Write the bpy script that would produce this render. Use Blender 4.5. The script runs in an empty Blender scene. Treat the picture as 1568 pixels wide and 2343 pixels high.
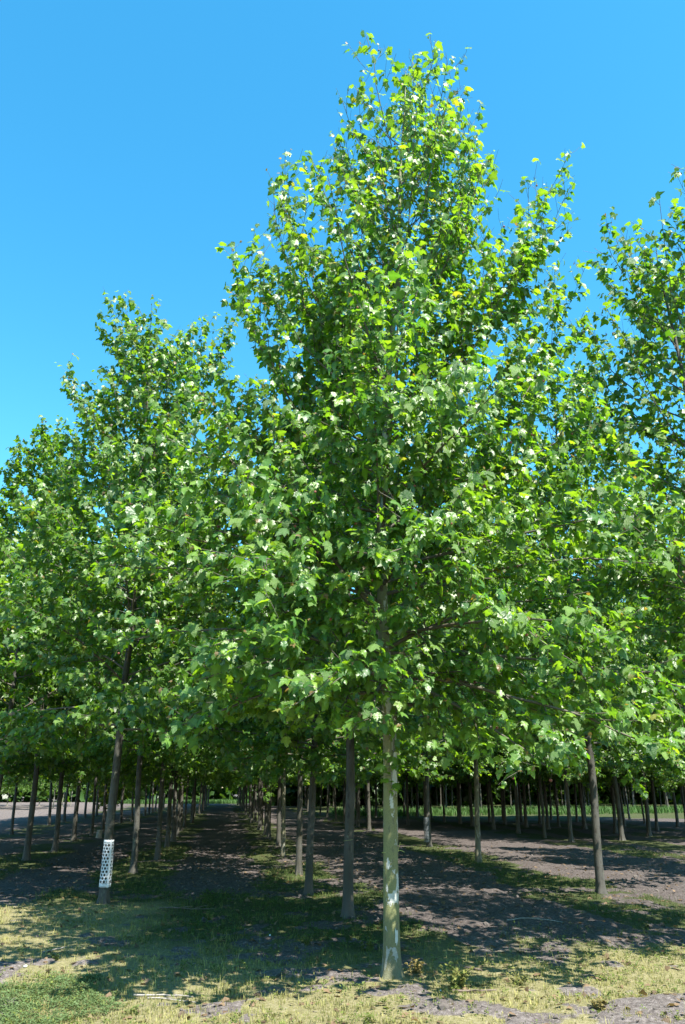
import bpy, math, random
import numpy as np
from mathutils import Vector, Matrix

# ------------------------------------------------------------------ camera, world, sun, exposure
sc = bpy.context.scene
COL = sc.collection
R = math.radians
PITCH, CAM_H, FPX = R(19.4), 1.6, 1790.0        # focal length in pixels of a 1568 wide picture
cam_d = bpy.data.cameras.new('camera')
cam_d.sensor_fit = 'VERTICAL'
cam_d.sensor_height = 23.6
cam_d.lens = 23.6 * FPX / 2343.0
cam_d.clip_start, cam_d.clip_end = 0.1, 3000
cam = bpy.data.objects.new('camera', cam_d)
COL.objects.link(cam)
cam.location = (0, 0, CAM_H)
cam.rotation_euler = (R(90) + PITCH, 0, 0)
sc.camera = cam

SUN_EL = R(58)
sun_h = Vector((0.60, -0.80, 0)).normalized()     # horizontal direction towards the sun
w = bpy.data.worlds.new('World')
sc.world = w
w.use_nodes = True
nt = w.node_tree
nt.nodes.clear()
sky = nt.nodes.new('ShaderNodeTexSky')
sky.sky_type = 'NISHITA'
sky.sun_disc = False
sky.sun_elevation = SUN_EL
sky.sun_rotation = math.atan2(sun_h.x, sun_h.y)
sky.air_density, sky.dust_density, sky.ozone_density = 1.0, 0.25, 2.5
hs = nt.nodes.new('ShaderNodeHueSaturation')
hs.inputs['Hue'].default_value = 0.478
hs.inputs['Saturation'].default_value = 1.33
bg = nt.nodes.new('ShaderNodeBackground')
bg.inputs['Strength'].default_value = 0.108
wo = nt.nodes.new('ShaderNodeOutputWorld')
nt.links.new(sky.outputs[0], hs.inputs['Color'])
nt.links.new(hs.outputs[0], bg.inputs['Color'])
nt.links.new(bg.outputs[0], wo.inputs['Surface'])

sl = bpy.data.lights.new('sun', 'SUN')
sl.energy, sl.angle, sl.color = 5.0, R(0.53), (1.0, 0.95, 0.86)
sun = bpy.data.objects.new('sun', sl)
COL.objects.link(sun)
sdir = Vector((sun_h.x * math.cos(SUN_EL), sun_h.y * math.cos(SUN_EL), math.sin(SUN_EL)))
sun.rotation_euler = sdir.to_track_quat('Z', 'Y').to_euler()
sun.location = (20, -20, 40)

sc.view_settings.view_transform = 'Standard'
sc.view_settings.look = 'None'
sc.view_settings.gamma = 1.0
sc.view_settings.exposure = 1.8
sc.cycles.max_bounces = 5
sc.cycles.diffuse_bounces = 2
sc.cycles.transmission_bounces = 2
sc.cycles.glossy_bounces = 3

# ------------------------------------------------------------------ helpers
rng = np.random.default_rng(7)
AZ = R(-8.07)                                   # the rows run a little to the left of the view


def uv2xy(u, v):
    return u * math.cos(AZ) + v * math.sin(AZ), -u * math.sin(AZ) + v * math.cos(AZ)


def xy2uv(x, y):
    return x * math.cos(AZ) - y * math.sin(AZ), x * math.sin(AZ) + y * math.cos(AZ)


_perm = np.random.default_rng(3).permutation(4096)
_val = np.random.default_rng(4).random(4096)


def vnoise(x, y, s=0):
    xi, yi = np.floor(x).astype(np.int64), np.floor(y).astype(np.int64)
    fx, fy = x - xi, y - yi
    fx, fy = fx * fx * (3 - 2 * fx), fy * fy * (3 - 2 * fy)

    def h(a, b):
        return _val[(_perm[(a + s * 131) & 4095] + b * 57) & 4095]
    return (h(xi, yi) * (1 - fx) + h(xi + 1, yi) * fx) * (1 - fy) + (h(xi, yi + 1) * (1 - fx) + h(xi + 1, yi + 1) * fx) * fy


def fbm(x, y, s=0, o=4):
    a, t, n = 0.0, 0.0, 1.0
    for i in range(o):
        a = a + n * vnoise(x * 2 ** i + 17.3 * i, y * 2 ** i - 9.1 * i, s + i)
        t += n
        n *= 0.5
    return a / t


def smooth(a, b, x):
    t = np.clip((x - a) / (b - a), 0, 1)
    return t * t * (3 - 2 * t)


ROWS = [-7.6, -4.65, -1.65, 1.5, 5.75, 10.7, 12.9, 15.2, 17.6]
ROW_START = {-7.6: 17, -4.65: 17, -1.65: 9.0, 1.5: 5.0, 5.75: 5.5, 10.7: 12, 12.9: 12, 15.2: 12, 17.6: 12}


def masks(x, y):
    """soil (bare cultivated aisle), dry (sun-bleached moss and grass on the headland), as a map of the field"""
    u, v = xy2uv(x, y)
    n1 = fbm(x * 0.9, y * 0.9, 1)
    n2 = fbm(x * 3.1, y * 3.1, 5)
    dist = np.full(np.shape(x), 99.0)
    for r in ROWS:
        dist = np.minimum(dist, np.abs(u - r))
    wob = (n1 - 0.5) * 1.3 + (n2 - 0.5) * 0.7
    half = np.where(v > 15, 0.45, 0.75)
    soil = smooth(0.0, 0.4, dist - half + wob * 0.8)
    # the aisles only begin some way into the plantation
    start = np.where(u < -0.3, 13.0, np.where(u < 1.7, 14.0, 4.2 + 0.0 * u))
    start = np.where((u > 1.7) & (u < 6.5), 8.2 + 0.5 * (u - 2), start)
    start = np.where(u > 6.5, 4.0, start)
    soil = soil * smooth(-1.2, 0.9, v - start + wob * 2.0)
    # bare patches of the headland
    bare = smooth(0.52, 0.62, n1 * 0.55 + n2 * 0.45)
    soil = np.maximum(soil, bare * 0.85)
    # the scraped soil by the right-hand aisle mouth
    hump = np.exp(-(((x - 2.45) / 0.65) ** 2 + ((y - 6.65) / 0.42) ** 2))
    soil = np.maximum(soil, smooth(0.35, 0.65, hump + (n2 - 0.5) * 0.35))
    # under the rows, deep inside, soil is thinner and the cover greener
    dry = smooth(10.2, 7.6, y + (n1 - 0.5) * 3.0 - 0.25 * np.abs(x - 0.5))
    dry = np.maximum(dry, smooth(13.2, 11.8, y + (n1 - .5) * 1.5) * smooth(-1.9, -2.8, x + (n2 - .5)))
    soil = soil * np.where(u > 6.5, smooth(46.0, 42.0, v + wob * 2), 1.0) * smooth(27.0, 23.0, u)
    # far left field is open and sunny
    field = smooth(-9.5, -11.0, u)
    soil = np.maximum(soil, field * smooth(0.3, 0.6, fbm(v * 0.12, u * 0.3, 9)))
    dry = np.maximum(dry, field * 0.6)
    return soil, dry, hump


def ground_z(x, y):
    x = np.asarray(x, float)
    y = np.asarray(y, float)
    soil, dry, hump = masks(x, y)
    near = smooth(45, 18, y)
    big = (fbm(x * 0.35, y * 0.35, 21, 3) - 0.5) * 0.14
    rut = (1 - np.abs(2 * fbm(x * 2.3, y * 2.3, 31, 4) - 1)) * 0.075
    fine = (fbm(x * 7.5, y * 7.5, 41, 3) - 0.5) * 0.05
    mossy = (fbm(x * 3.0, y * 3.0, 51, 4) - 0.5) * 0.05
    z = big + (soil * (rut + fine - 0.055) + (1 - soil) * mossy) * near
    z = z + hump * 0.10 * near
    return z


def gz(x, y):
    return float(ground_z(np.array([x]), np.array([y]))[0])


def mesh_np(name, V, T, mat=None, tint=None, smooth_=True, extra=None):
    me = bpy.data.meshes.new(name)
    V = np.ascontiguousarray(V, np.float32)
    T = np.ascontiguousarray(T, np.int32)
    k = T.shape[1]
    me.vertices.add(len(V))
    me.vertices.foreach_set('co', V.ravel())
    me.loops.add(T.size)
    me.loops.foreach_set('vertex_index', T.ravel())
    me.polygons.add(len(T))
    me.polygons.foreach_set('loop_start', np.arange(0, T.size, k, dtype=np.int32))
    me.polygons.foreach_set('use_smooth', np.full(len(T), smooth_))
    me.update(calc_edges=True)
    if tint is not None:
        a = me.attributes.new('tint', 'FLOAT_COLOR', 'POINT')
        c = np.ones((len(V), 4), np.float32)
        c[:, :3] = tint
        a.data.foreach_set('color', c.ravel())
    for nm, arr in (extra or {}).items():
        a = me.attributes.new(nm, 'FLOAT', 'POINT')
        a.data.foreach_set('value', np.ascontiguousarray(arr, np.float32))
    if mat is not None:
        me.materials.append(mat)
    return me


def link(name, data, parent=None, **props):
    o = bpy.data.objects.new(name, data)
    COL.objects.link(o)
    if parent is not None:
        o.parent = parent
    for k, v in props.items():
        if v is not None:
            o[k] = v
    return o


# ------------------------------------------------------------------ materials
def new_mat(name):
    m = bpy.data.materials.new(name)
    m.use_nodes = True
    t = m.node_tree
    t.nodes.clear()
    out = t.nodes.new('ShaderNodeOutputMaterial')
    return m, t, out


def nd(t, kind, **inp):
    n = t.nodes.new(kind)
    for k, v in inp.items():
        if k.startswith('_'):
            setattr(n, k[1:], v)
        else:
            n.inputs[k.replace('__', ' ')].default_value = v
    return n


def mixrgb(t, fac, a, b, blend='MIX'):
    n = t.nodes.new('ShaderNodeMix')
    n.data_type = 'RGBA'
    n.blend_type = blend
    for s, v in ((0, fac), (6, a), (7, b)):
        if hasattr(v, 'is_linked') or hasattr(v, 'links'):
            t.links.new(v, n.inputs[s])
        else:
            n.inputs[s].default_value = v
    return n.outputs[2]


def ramp(t, src, stops):
    r = t.nodes.new('ShaderNodeValToRGB')
    el = r.color_ramp.elements
    while len(el) < len(stops):
        el.new(0.5)
    for e, (p, c) in zip(el, stops):
        e.position = p
        e.color = c if len(c) == 4 else (*c, 1)
    t.links.new(src, r.inputs[0])
    return r.outputs[0]


def leaf_material(name, trans=0.50, rough=0.43, tmul=(2.1, 2.0, 0.36, 1), spec=0.8):
    m, t, out = new_mat(name)
    at = nd(t, 'ShaderNodeAttribute', _attribute_name='tint')
    p = nd(t, 'ShaderNodeBsdfPrincipled', Roughness=rough)
    p.inputs['IOR'].default_value = 1.5
    p.inputs['Specular IOR Level'].default_value = spec
    t.links.new(at.outputs['Color'], p.inputs['Base Color'])
    tc = nd(t, 'ShaderNodeTexCoord')
    nz = nd(t, 'ShaderNodeTexNoise', Scale=45.0, Detail=2.0)
    t.links.new(tc.outputs['Object'], nz.inputs['Vector'])
    bp = nd(t, 'ShaderNodeBump', Strength=0.6, Distance=0.01)
    t.links.new(nz.outputs[0], bp.inputs['Height'])
    t.links.new(bp.outputs[0], p.inputs['Normal'])
    tr = nd(t, 'ShaderNodeBsdfTranslucent')
    t.links.new(mixrgb(t, 1.0, at.outputs['Color'], tmul, 'MULTIPLY'), tr.inputs['Color'])
    mx = nd(t, 'ShaderNodeMixShader')
    mx.inputs[0].default_value = trans
    t.links.new(p.outputs[0], mx.inputs[1])
    t.links.new(tr.outputs[0], mx.inputs[2])
    t.links.new(mx.outputs[0], out.inputs['Surface'])
    return m


M_LEAF = leaf_material('plane_leaf')
M_GRASS = leaf_material('grass_blade', 0.3, 0.65, (1.3, 1.3, 0.7, 1), 0.3)


def bark_material(name, pale, olive, brown, pale_lo, pale_hi, flake):
    m, t, out = new_mat(name)
    tc = nd(t, 'ShaderNodeTexCoord')
    oi = nd(t, 'ShaderNodeObjectInfo')
    mp = nd(t, 'ShaderNodeMapping')
    add = nd(t, 'ShaderNodeVectorMath', _operation='ADD')
    sc_ = nd(t, 'ShaderNodeVectorMath', _operation='SCALE')
    sc_.inputs['Scale'].default_value = 31.0
    t.links.new(oi.outputs['Location'], sc_.inputs[0])
    t.links.new(tc.outputs['Object'], add.inputs[0])
    t.links.new(sc_.outputs[0], add.inputs[1])
    mp.inputs['Scale'].default_value = (1, 1, 0.42)
    t.links.new(add.outputs[0], mp.inputs['Vector'])
    n1 = nd(t, 'ShaderNodeTexNoise', Scale=8.5, Detail=7.0, Roughness=0.66, Distortion=0.5)
    t.links.new(mp.outputs[0], n1.inputs['Vector'])
    n2 = nd(t, 'ShaderNodeTexNoise', Scale=19.0, Detail=4.0, Roughness=0.6)
    t.links.new(mp.outputs[0], n2.inputs['Vector'])
    n3 = nd(t, 'ShaderNodeTexNoise', Scale=90.0, Detail=3.0, Roughness=0.6)
    t.links.new(add.outputs[0], n3.inputs['Vector'])
    n4 = nd(t, 'ShaderNodeTexNoise', Scale=2.2, Detail=3.0)
    t.links.new(add.outputs[0], n4.inputs['Vector'])
    base = mixrgb(t, ramp(t, n4.outputs[0], [(0.38, (0, 0, 0)), (0.62, (1, 1, 1))]), olive,
                  tuple(c * 0.72 + 0.03 for c in olive[:3]) + (1,))
    # the foot of the trunk is greyer, with dust and lichen
    sep = nd(t, 'ShaderNodeSeparateXYZ')
    t.links.new(tc.outputs['Object'], sep.inputs[0])
    hz = nd(t, 'ShaderNodeMath', _operation='MULTIPLY_ADD')
    t.links.new(n1.outputs[0], hz.inputs[0])
    hz.inputs[1].default_value = 0.7
    t.links.new(sep.outputs['Z'], hz.inputs[2])
    base = mixrgb(t, ramp(t, n2.outputs[0], [(flake, (0, 0, 0)), (flake + 0.04, (1, 1, 1))]), base, brown)
    pfac = ramp(t, n1.outputs[0], [(pale_lo, (0, 0, 0)), (pale_hi, (1, 1, 1))])
    edge = ramp(t, n1.outputs[0], [(pale_lo - 0.02, (0, 0, 0)), (pale_lo, (0.6, 0.6, 0.6))])
    base = mixrgb(t, edge, base, brown)
    base = mixrgb(t, pfac, base, pale)
    base = mixrgb(t, ramp(t, hz.outputs[0], [(0.42, (0.92, 0.92, 0.92)), (0.62, (0.45, 0.45, 0.45)), (1.25, (0, 0, 0))]), base, tuple(c * 0.45 + d for c, d in zip(olive[:3], (0.035, 0.032, 0.028))) + (1,))
    base = mixrgb(t, 0.35, base, ramp(t, n3.outputs[0], [(0.3, (0.25, 0.25, 0.25)), (0.7, (0.75, 0.75, 0.75))]), 'OVERLAY')
    p = nd(t, 'ShaderNodeBsdfPrincipled', Roughness=0.72)
    t.links.new(base, p.inputs['Base Color'])
    b = nd(t, 'ShaderNodeBump', Strength=0.8, Distance=0.006)
    ms = nd(t, 'ShaderNodeMath', _operation='MULTIPLY_ADD')
    t.links.new(pfac, ms.inputs[0])
    ms.inputs[1].default_value = -0.6
    t.links.new(n3.outputs[0], ms.inputs[2])
    t.links.new(ms.outputs[0], b.inputs['Height'])
    t.links.new(b.outputs[0], p.inputs['Normal'])
    t.links.new(p.outputs[0], out.inputs['Surface'])
    return m


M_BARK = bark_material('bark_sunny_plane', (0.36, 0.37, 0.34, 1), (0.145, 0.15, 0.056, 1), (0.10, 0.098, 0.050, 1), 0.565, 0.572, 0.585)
M_BARK3 = bark_material('bark_half_lit_plane', (0.27, 0.27, 0.22, 1), (0.11, 0.105, 0.055, 1), (0.05, 0.042, 0.03, 1), 0.58, 0.62, 0.55)  # middle tone of the plane bark, partial leaf shadow put into the colour
M_BARK2 = bark_material('bark_shaded_plane', (0.10, 0.10, 0.07, 1), (0.030, 0.028, 0.016, 1), (0.020, 0.017, 0.012, 1), 0.63, 0.66, 0.56)  # same plane bark darkened, canopy shade put into the colour
M_PALE = bark_material('bark_young_pale', (0.36, 0.36, 0.32, 1), (0.22, 0.22, 0.16, 1), (0.14, 0.13, 0.10, 1), 0.60, 0.64, 0.62)
M_TWIG = bark_material('bark_branch', (0.14, 0.135, 0.10, 1), (0.075, 0.065, 0.042, 1), (0.055, 0.045, 0.032, 1), 0.66, 0.72, 0.6)


def plain(name, col, rough=0.7, noise=0.25, scale=30, trans=0.0):
    m, t, out = new_mat(name)
    tc = nd(t, 'ShaderNodeTexCoord')
    n = nd(t, 'ShaderNodeTexNoise', Scale=scale, Detail=4.0)
    t.links.new(tc.outputs['Object'], n.inputs['Vector'])
    c = ramp(t, n.outputs[0], [(0.3, tuple(x * (1 - noise) for x in col)), (0.7, tuple(min(1, x * (1 + noise)) for x in col))])
    p = nd(t, 'ShaderNodeBsdfPrincipled', Roughness=rough)
    t.links.new(c, p.inputs['Base Color'])
    sh = p.outputs[0]
    if trans:
        tr = nd(t, 'ShaderNodeBsdfTranslucent')
        t.links.new(c, tr.inputs['Color'])
        mx = nd(t, 'ShaderNodeMixShader')
        mx.inputs[0].default_value = trans
        t.links.new(sh, mx.inputs[1])
        t.links.new(tr.outputs[0], mx.inputs[2])
        sh = mx.outputs[0]
    t.links.new(sh, out.inputs['Surface'])
    return m


M_GUARD = plain('white_plastic', (0.62, 0.64, 0.66), 0.4, 0.06, 12, 0.1)
M_GUARD2 = plain('grey_plastic_mesh', (0.11, 0.125, 0.135), 0.5, 0.1, 12)
M_TWINE = plain('yellow_twine', (0.312, 0.330, 0.096), 0.7, 0.15, 200)
M_STICK = plain('weathered_wood', (0.252, 0.228, 0.198), 0.8, 0.25, 60)
M_DARKSTICK = plain('dead_twig_bark', (0.12, 0.09, 0.07), 0.8, 0.3, 60)
M_PEBBLE = plain('white_stone', (0.7, 0.69, 0.66), 0.6, 0.1, 60)
M_SEED = plain('seed_ball', (0.16, 0.05, 0.035), 0.8, 0.3, 200)
M_CLOD = plain('soil_clod', (0.075, 0.063, 0.055), 0.95, 0.35, 40)


def ground_material():
    m, t, out = new_mat('field_ground')
    g = nd(t, 'ShaderNodeNewGeometry')
    so = nd(t, 'ShaderNodeAttribute', _attribute_name='soil')
    dr = nd(t, 'ShaderNodeAttribute', _attribute_name='dry')
    n1 = nd(t, 'ShaderNodeTexNoise', Scale=6.0, Detail=8.0, Roughness=0.7)
    n2 = nd(t, 'ShaderNodeTexNoise', Scale=28.0, Detail=6.0, Roughness=0.7)
    n3 = nd(t, 'ShaderNodeTexNoise', Scale=110.0, Detail=4.0, Roughness=0.7)
    for n in (n1, n2, n3):
        t.links.new(g.outputs['Position'], n.inputs['Vector'])
    soil = ramp(t, n2.outputs[0], [(0.28, (0.028, 0.023, 0.021)), (0.5, (0.072, 0.060, 0.056)), (0.72, (0.15, 0.130, 0.122))])
    soil = mixrgb(t, dr.outputs['Fac'], soil, mixrgb(t, 1.0, soil, (1.75, 1.8, 1.8, 1), 'MULTIPLY'))
    dry = ramp(t, n2.outputs[0], [(0.25, (0.10, 0.092, 0.042)), (0.48, (0.19, 0.175, 0.075)), (0.7, (0.27, 0.24, 0.14))])
    green = ramp(t, n2.outputs[0], [(0.25, (0.022, 0.028, 0.009)), (0.5, (0.038, 0.052, 0.013)), (0.75, (0.075, 0.08, 0.027))])  # green cover, darkened further to paint in the shade under the trees
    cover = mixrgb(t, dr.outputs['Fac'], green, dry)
    # litter between the plants
    cover = mixrgb(t, ramp(t, n3.outputs[0], [(0.52, (0, 0, 0)), (0.66, (0.8, 0.8, 0.8))]), cover, soil)
    mm = nd(t, 'ShaderNodeMath', _operation='MULTIPLY_ADD')
    t.links.new(n1.outputs[0], mm.inputs[0])
    mm.inputs[1].default_value = 0.9
    mm2 = nd(t, 'ShaderNodeMath', _operation='ADD')
    t.links.new(so.outputs['Fac'], mm.inputs[2])
    t.links.new(mm.outputs[0], mm2.inputs[0])
    mm2.inputs[1].default_value = -0.45
    sf = ramp(t, mm2.outputs[0], [(0.4, (0, 0, 0)), (0.6, (1, 1, 1))])
    col = mixrgb(t, sf, cover, soil)
    col = mixrgb(t, 0.5, col, ramp(t, n3.outputs[0], [(0.25, (0.2, 0.2, 0.2)), (0.75, (0.8, 0.8, 0.8))]), 'OVERLAY')
    p = nd(t, 'ShaderNodeBsdfPrincipled', Roughness=0.95)
    p.inputs['Specular IOR Level'].default_value = 0.15
    t.links.new(col, p.inputs['Base Color'])
    ad = nd(t, 'ShaderNodeMath', _operation='MULTIPLY_ADD')
    t.links.new(n2.outputs[0], ad.inputs[0])
    ad.inputs[1].default_value = 1.5
    t.links.new(n3.outputs[0], ad.inputs[2])
    b = nd(t, 'ShaderNodeBump', Strength=0.7, Distance=0.03)
    t.links.new(ad.outputs[0], b.inputs['Height'])
    t.links.new(b.outputs[0], p.inputs['Normal'])
    t.links.new(p.outputs[0], out.inputs['Surface'])
    return m


M_GROUND = ground_material()

# ------------------------------------------------------------------ ground


def axis(lo, hi, step, far_lo, far_hi, g=1.09):
    c = list(np.arange(lo, hi + 1e-6, step))
    s = step
    while c[-1] < far_hi:
        s = min(s * g, 40)
        c.append(c[-1] + s)
    s = step
    pre = []
    x = lo
    while x > far_lo:
        s = min(s * g, 40)
        x -= s
        pre.append(x)
    return np.array(pre[::-1] + c)


gx = axis(-4.6, 5.6, 0.055, -900, 900)
gy = axis(5.6, 15.0, 0.055, -300, 1500, 1.05)
GX, GY = np.meshgrid(gx, gy)
GZ = ground_z(GX, GY)
S_, D_, _h = masks(GX, GY)
nx, ny = len(gx), len(gy)
ii = np.arange(nx * ny).reshape(ny, nx)
Q = np.stack([ii[:-1, :-1], ii[:-1, 1:], ii[1:, 1:], ii[1:, :-1]], -1).reshape(-1, 4)
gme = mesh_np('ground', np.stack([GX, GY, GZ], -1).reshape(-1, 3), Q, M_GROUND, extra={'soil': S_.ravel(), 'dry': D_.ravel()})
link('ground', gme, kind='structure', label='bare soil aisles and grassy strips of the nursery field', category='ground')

# ------------------------------------------------------------------ trees


class Tubes:
    def __init__(self):
        self.V, self.T, self.n = [], [], 0

    def add(self, P, rad, sides):
        P = np.asarray(P, float)
        rad = np.asarray(rad, float)
        k = len(P)
        tan = np.gradient(P, axis=0)
        tan /= np.linalg.norm(tan, axis=1)[:, None] + 1e-9
        ref = np.array([0.31, 0.95, 0.05]) if abs(tan[0][2]) > 0.7 else np.array([0.05, 0.1, 1.0])
        a = np.cross(tan, ref)
        a /= np.linalg.norm(a, axis=1)[:, None] + 1e-9
        b = np.cross(tan, a)
        th = np.arange(sides) * 2 * math.pi / sides
        ring = P[:, None, :] + rad[:, None, None] * (np.cos(th)[None, :, None] * a[:, None, :] + np.sin(th)[None, :, None] * b[:, None, :])
        self.V.append(ring.reshape(-1, 3))
        i = np.arange(k - 1)[:, None] * sides
        j = np.arange(sides)[None, :]
        j2 = (j + 1) % sides
        q0, q1, q2, q3 = i + j, i + j2, i + sides + j2, i + sides + j
        t = np.concatenate([np.stack([q0, q1, q2], -1).reshape(-1, 3), np.stack([q0, q2, q3], -1).reshape(-1, 3)]) + self.n
        self.T.append(t)
        self.n += k * sides

    def arrays(self):
        return np.concatenate(self.V), np.concatenate(self.T)

    def mesh(self, name, mat):
        V, T = self.arrays()
        return mesh_np(name, V, T, mat)


def bez(p0, p1, p2, n):
    t = np.linspace(0, 1, n)[:, None]
    return (1 - t) ** 2 * p0 + 2 * t * (1 - t) * p1 + t * t * p2


# leaf outline: five-lobed plane leaf (full) and a cheaper four-pointed one
HALF = [(0.16, -0.08), (0.45, 0.02), (0.37, 0.20), (0.54, 0.46), (0.285, 0.53), (0.21, 0.76)]
MID = [(0, 0), (0, 0.35), (0, 0.68), (0, 1.0)]


def leaf_template(full=True):
    half = HALF if full else [(0.42, 0.0), (0.54, 0.45), (0.27, 0.55)]
    mid = MID if full else [(0, 0), (0, 0.4), (0, 1.0)]
    v = list(mid) + list(half) + [(-x, y) for x, y in half]
    m, h = len(mid), len(half)
    t = []
    for s in (0, 1):
        o = m + s * h
        if full:
            f = [(0, o, 1), (o, o + 1, 1), (o + 1, o + 2, 1), (o + 2, o + 3, 1), (o + 3, o + 4, 1), (1, o + 4, 2), (o + 4, o + 5, 2), (o + 5, 3, 2)]
        else:
            f = [(0, o, 1), (o, o + 1, 1), (o + 1, o + 2, 1), (o + 2, 2, 1)]
        t += [(a, b, c) if s == 0 else (a, c, b) for a, b, c in f]
    if full:                                     # petiole as a thin blade
        b = len(v)
        v += [(-0.012, -0.38), (0.012, -0.38), (0.012, 0.02), (-0.012, 0.02)]
        t += [(b, b + 1, b + 2), (b, b + 2, b + 3)]
    return np.array(v, float), np.array(t, int)


def build_leaves(pos, fwd, nrm, size, tint, droop, fold, full):
    v2, t = leaf_template(full)
    side = np.cross(fwd, nrm)
    side /= np.linalg.norm(side, axis=1)[:, None] + 1e-9
    nrm = np.cross(side, fwd)
    X, Y = v2[:, 0], v2[:, 1]
    Z = -droop[:, None] * np.sign(Y) * Y ** 2 + fold[:, None] * np.abs(X) - 0.35 * X ** 2 - 0.10 * (np.abs(X) > 0.4)
    V = pos[:, None, :] + size[:, None, None] * (X[None, :, None] * side[:, None, :] + Y[None, :, None] * fwd[:, None, :] + Z[:, :, None] * nrm[:, None, :])
    K = len(v2)
    T = (t[None] + (np.arange(len(pos)) * K)[:, None, None]).reshape(-1, 3)
    C = np.repeat(tint, K, axis=0)
    if full:                                     # paler ribs along the middle of the blade
        C = C.reshape(-1, K, 3).copy()
        C[:, :4] = C[:, :4] * 1.25 + 0.01
        C[:, -4:] = C[:, -4:] * 1.5 + 0.02
        C = C.reshape(-1, 3)
    return V.reshape(-1, 3), T, C


def norm(a):
    return a / (np.linalg.norm(a, axis=-1, keepdims=True) + 1e-9)


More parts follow.
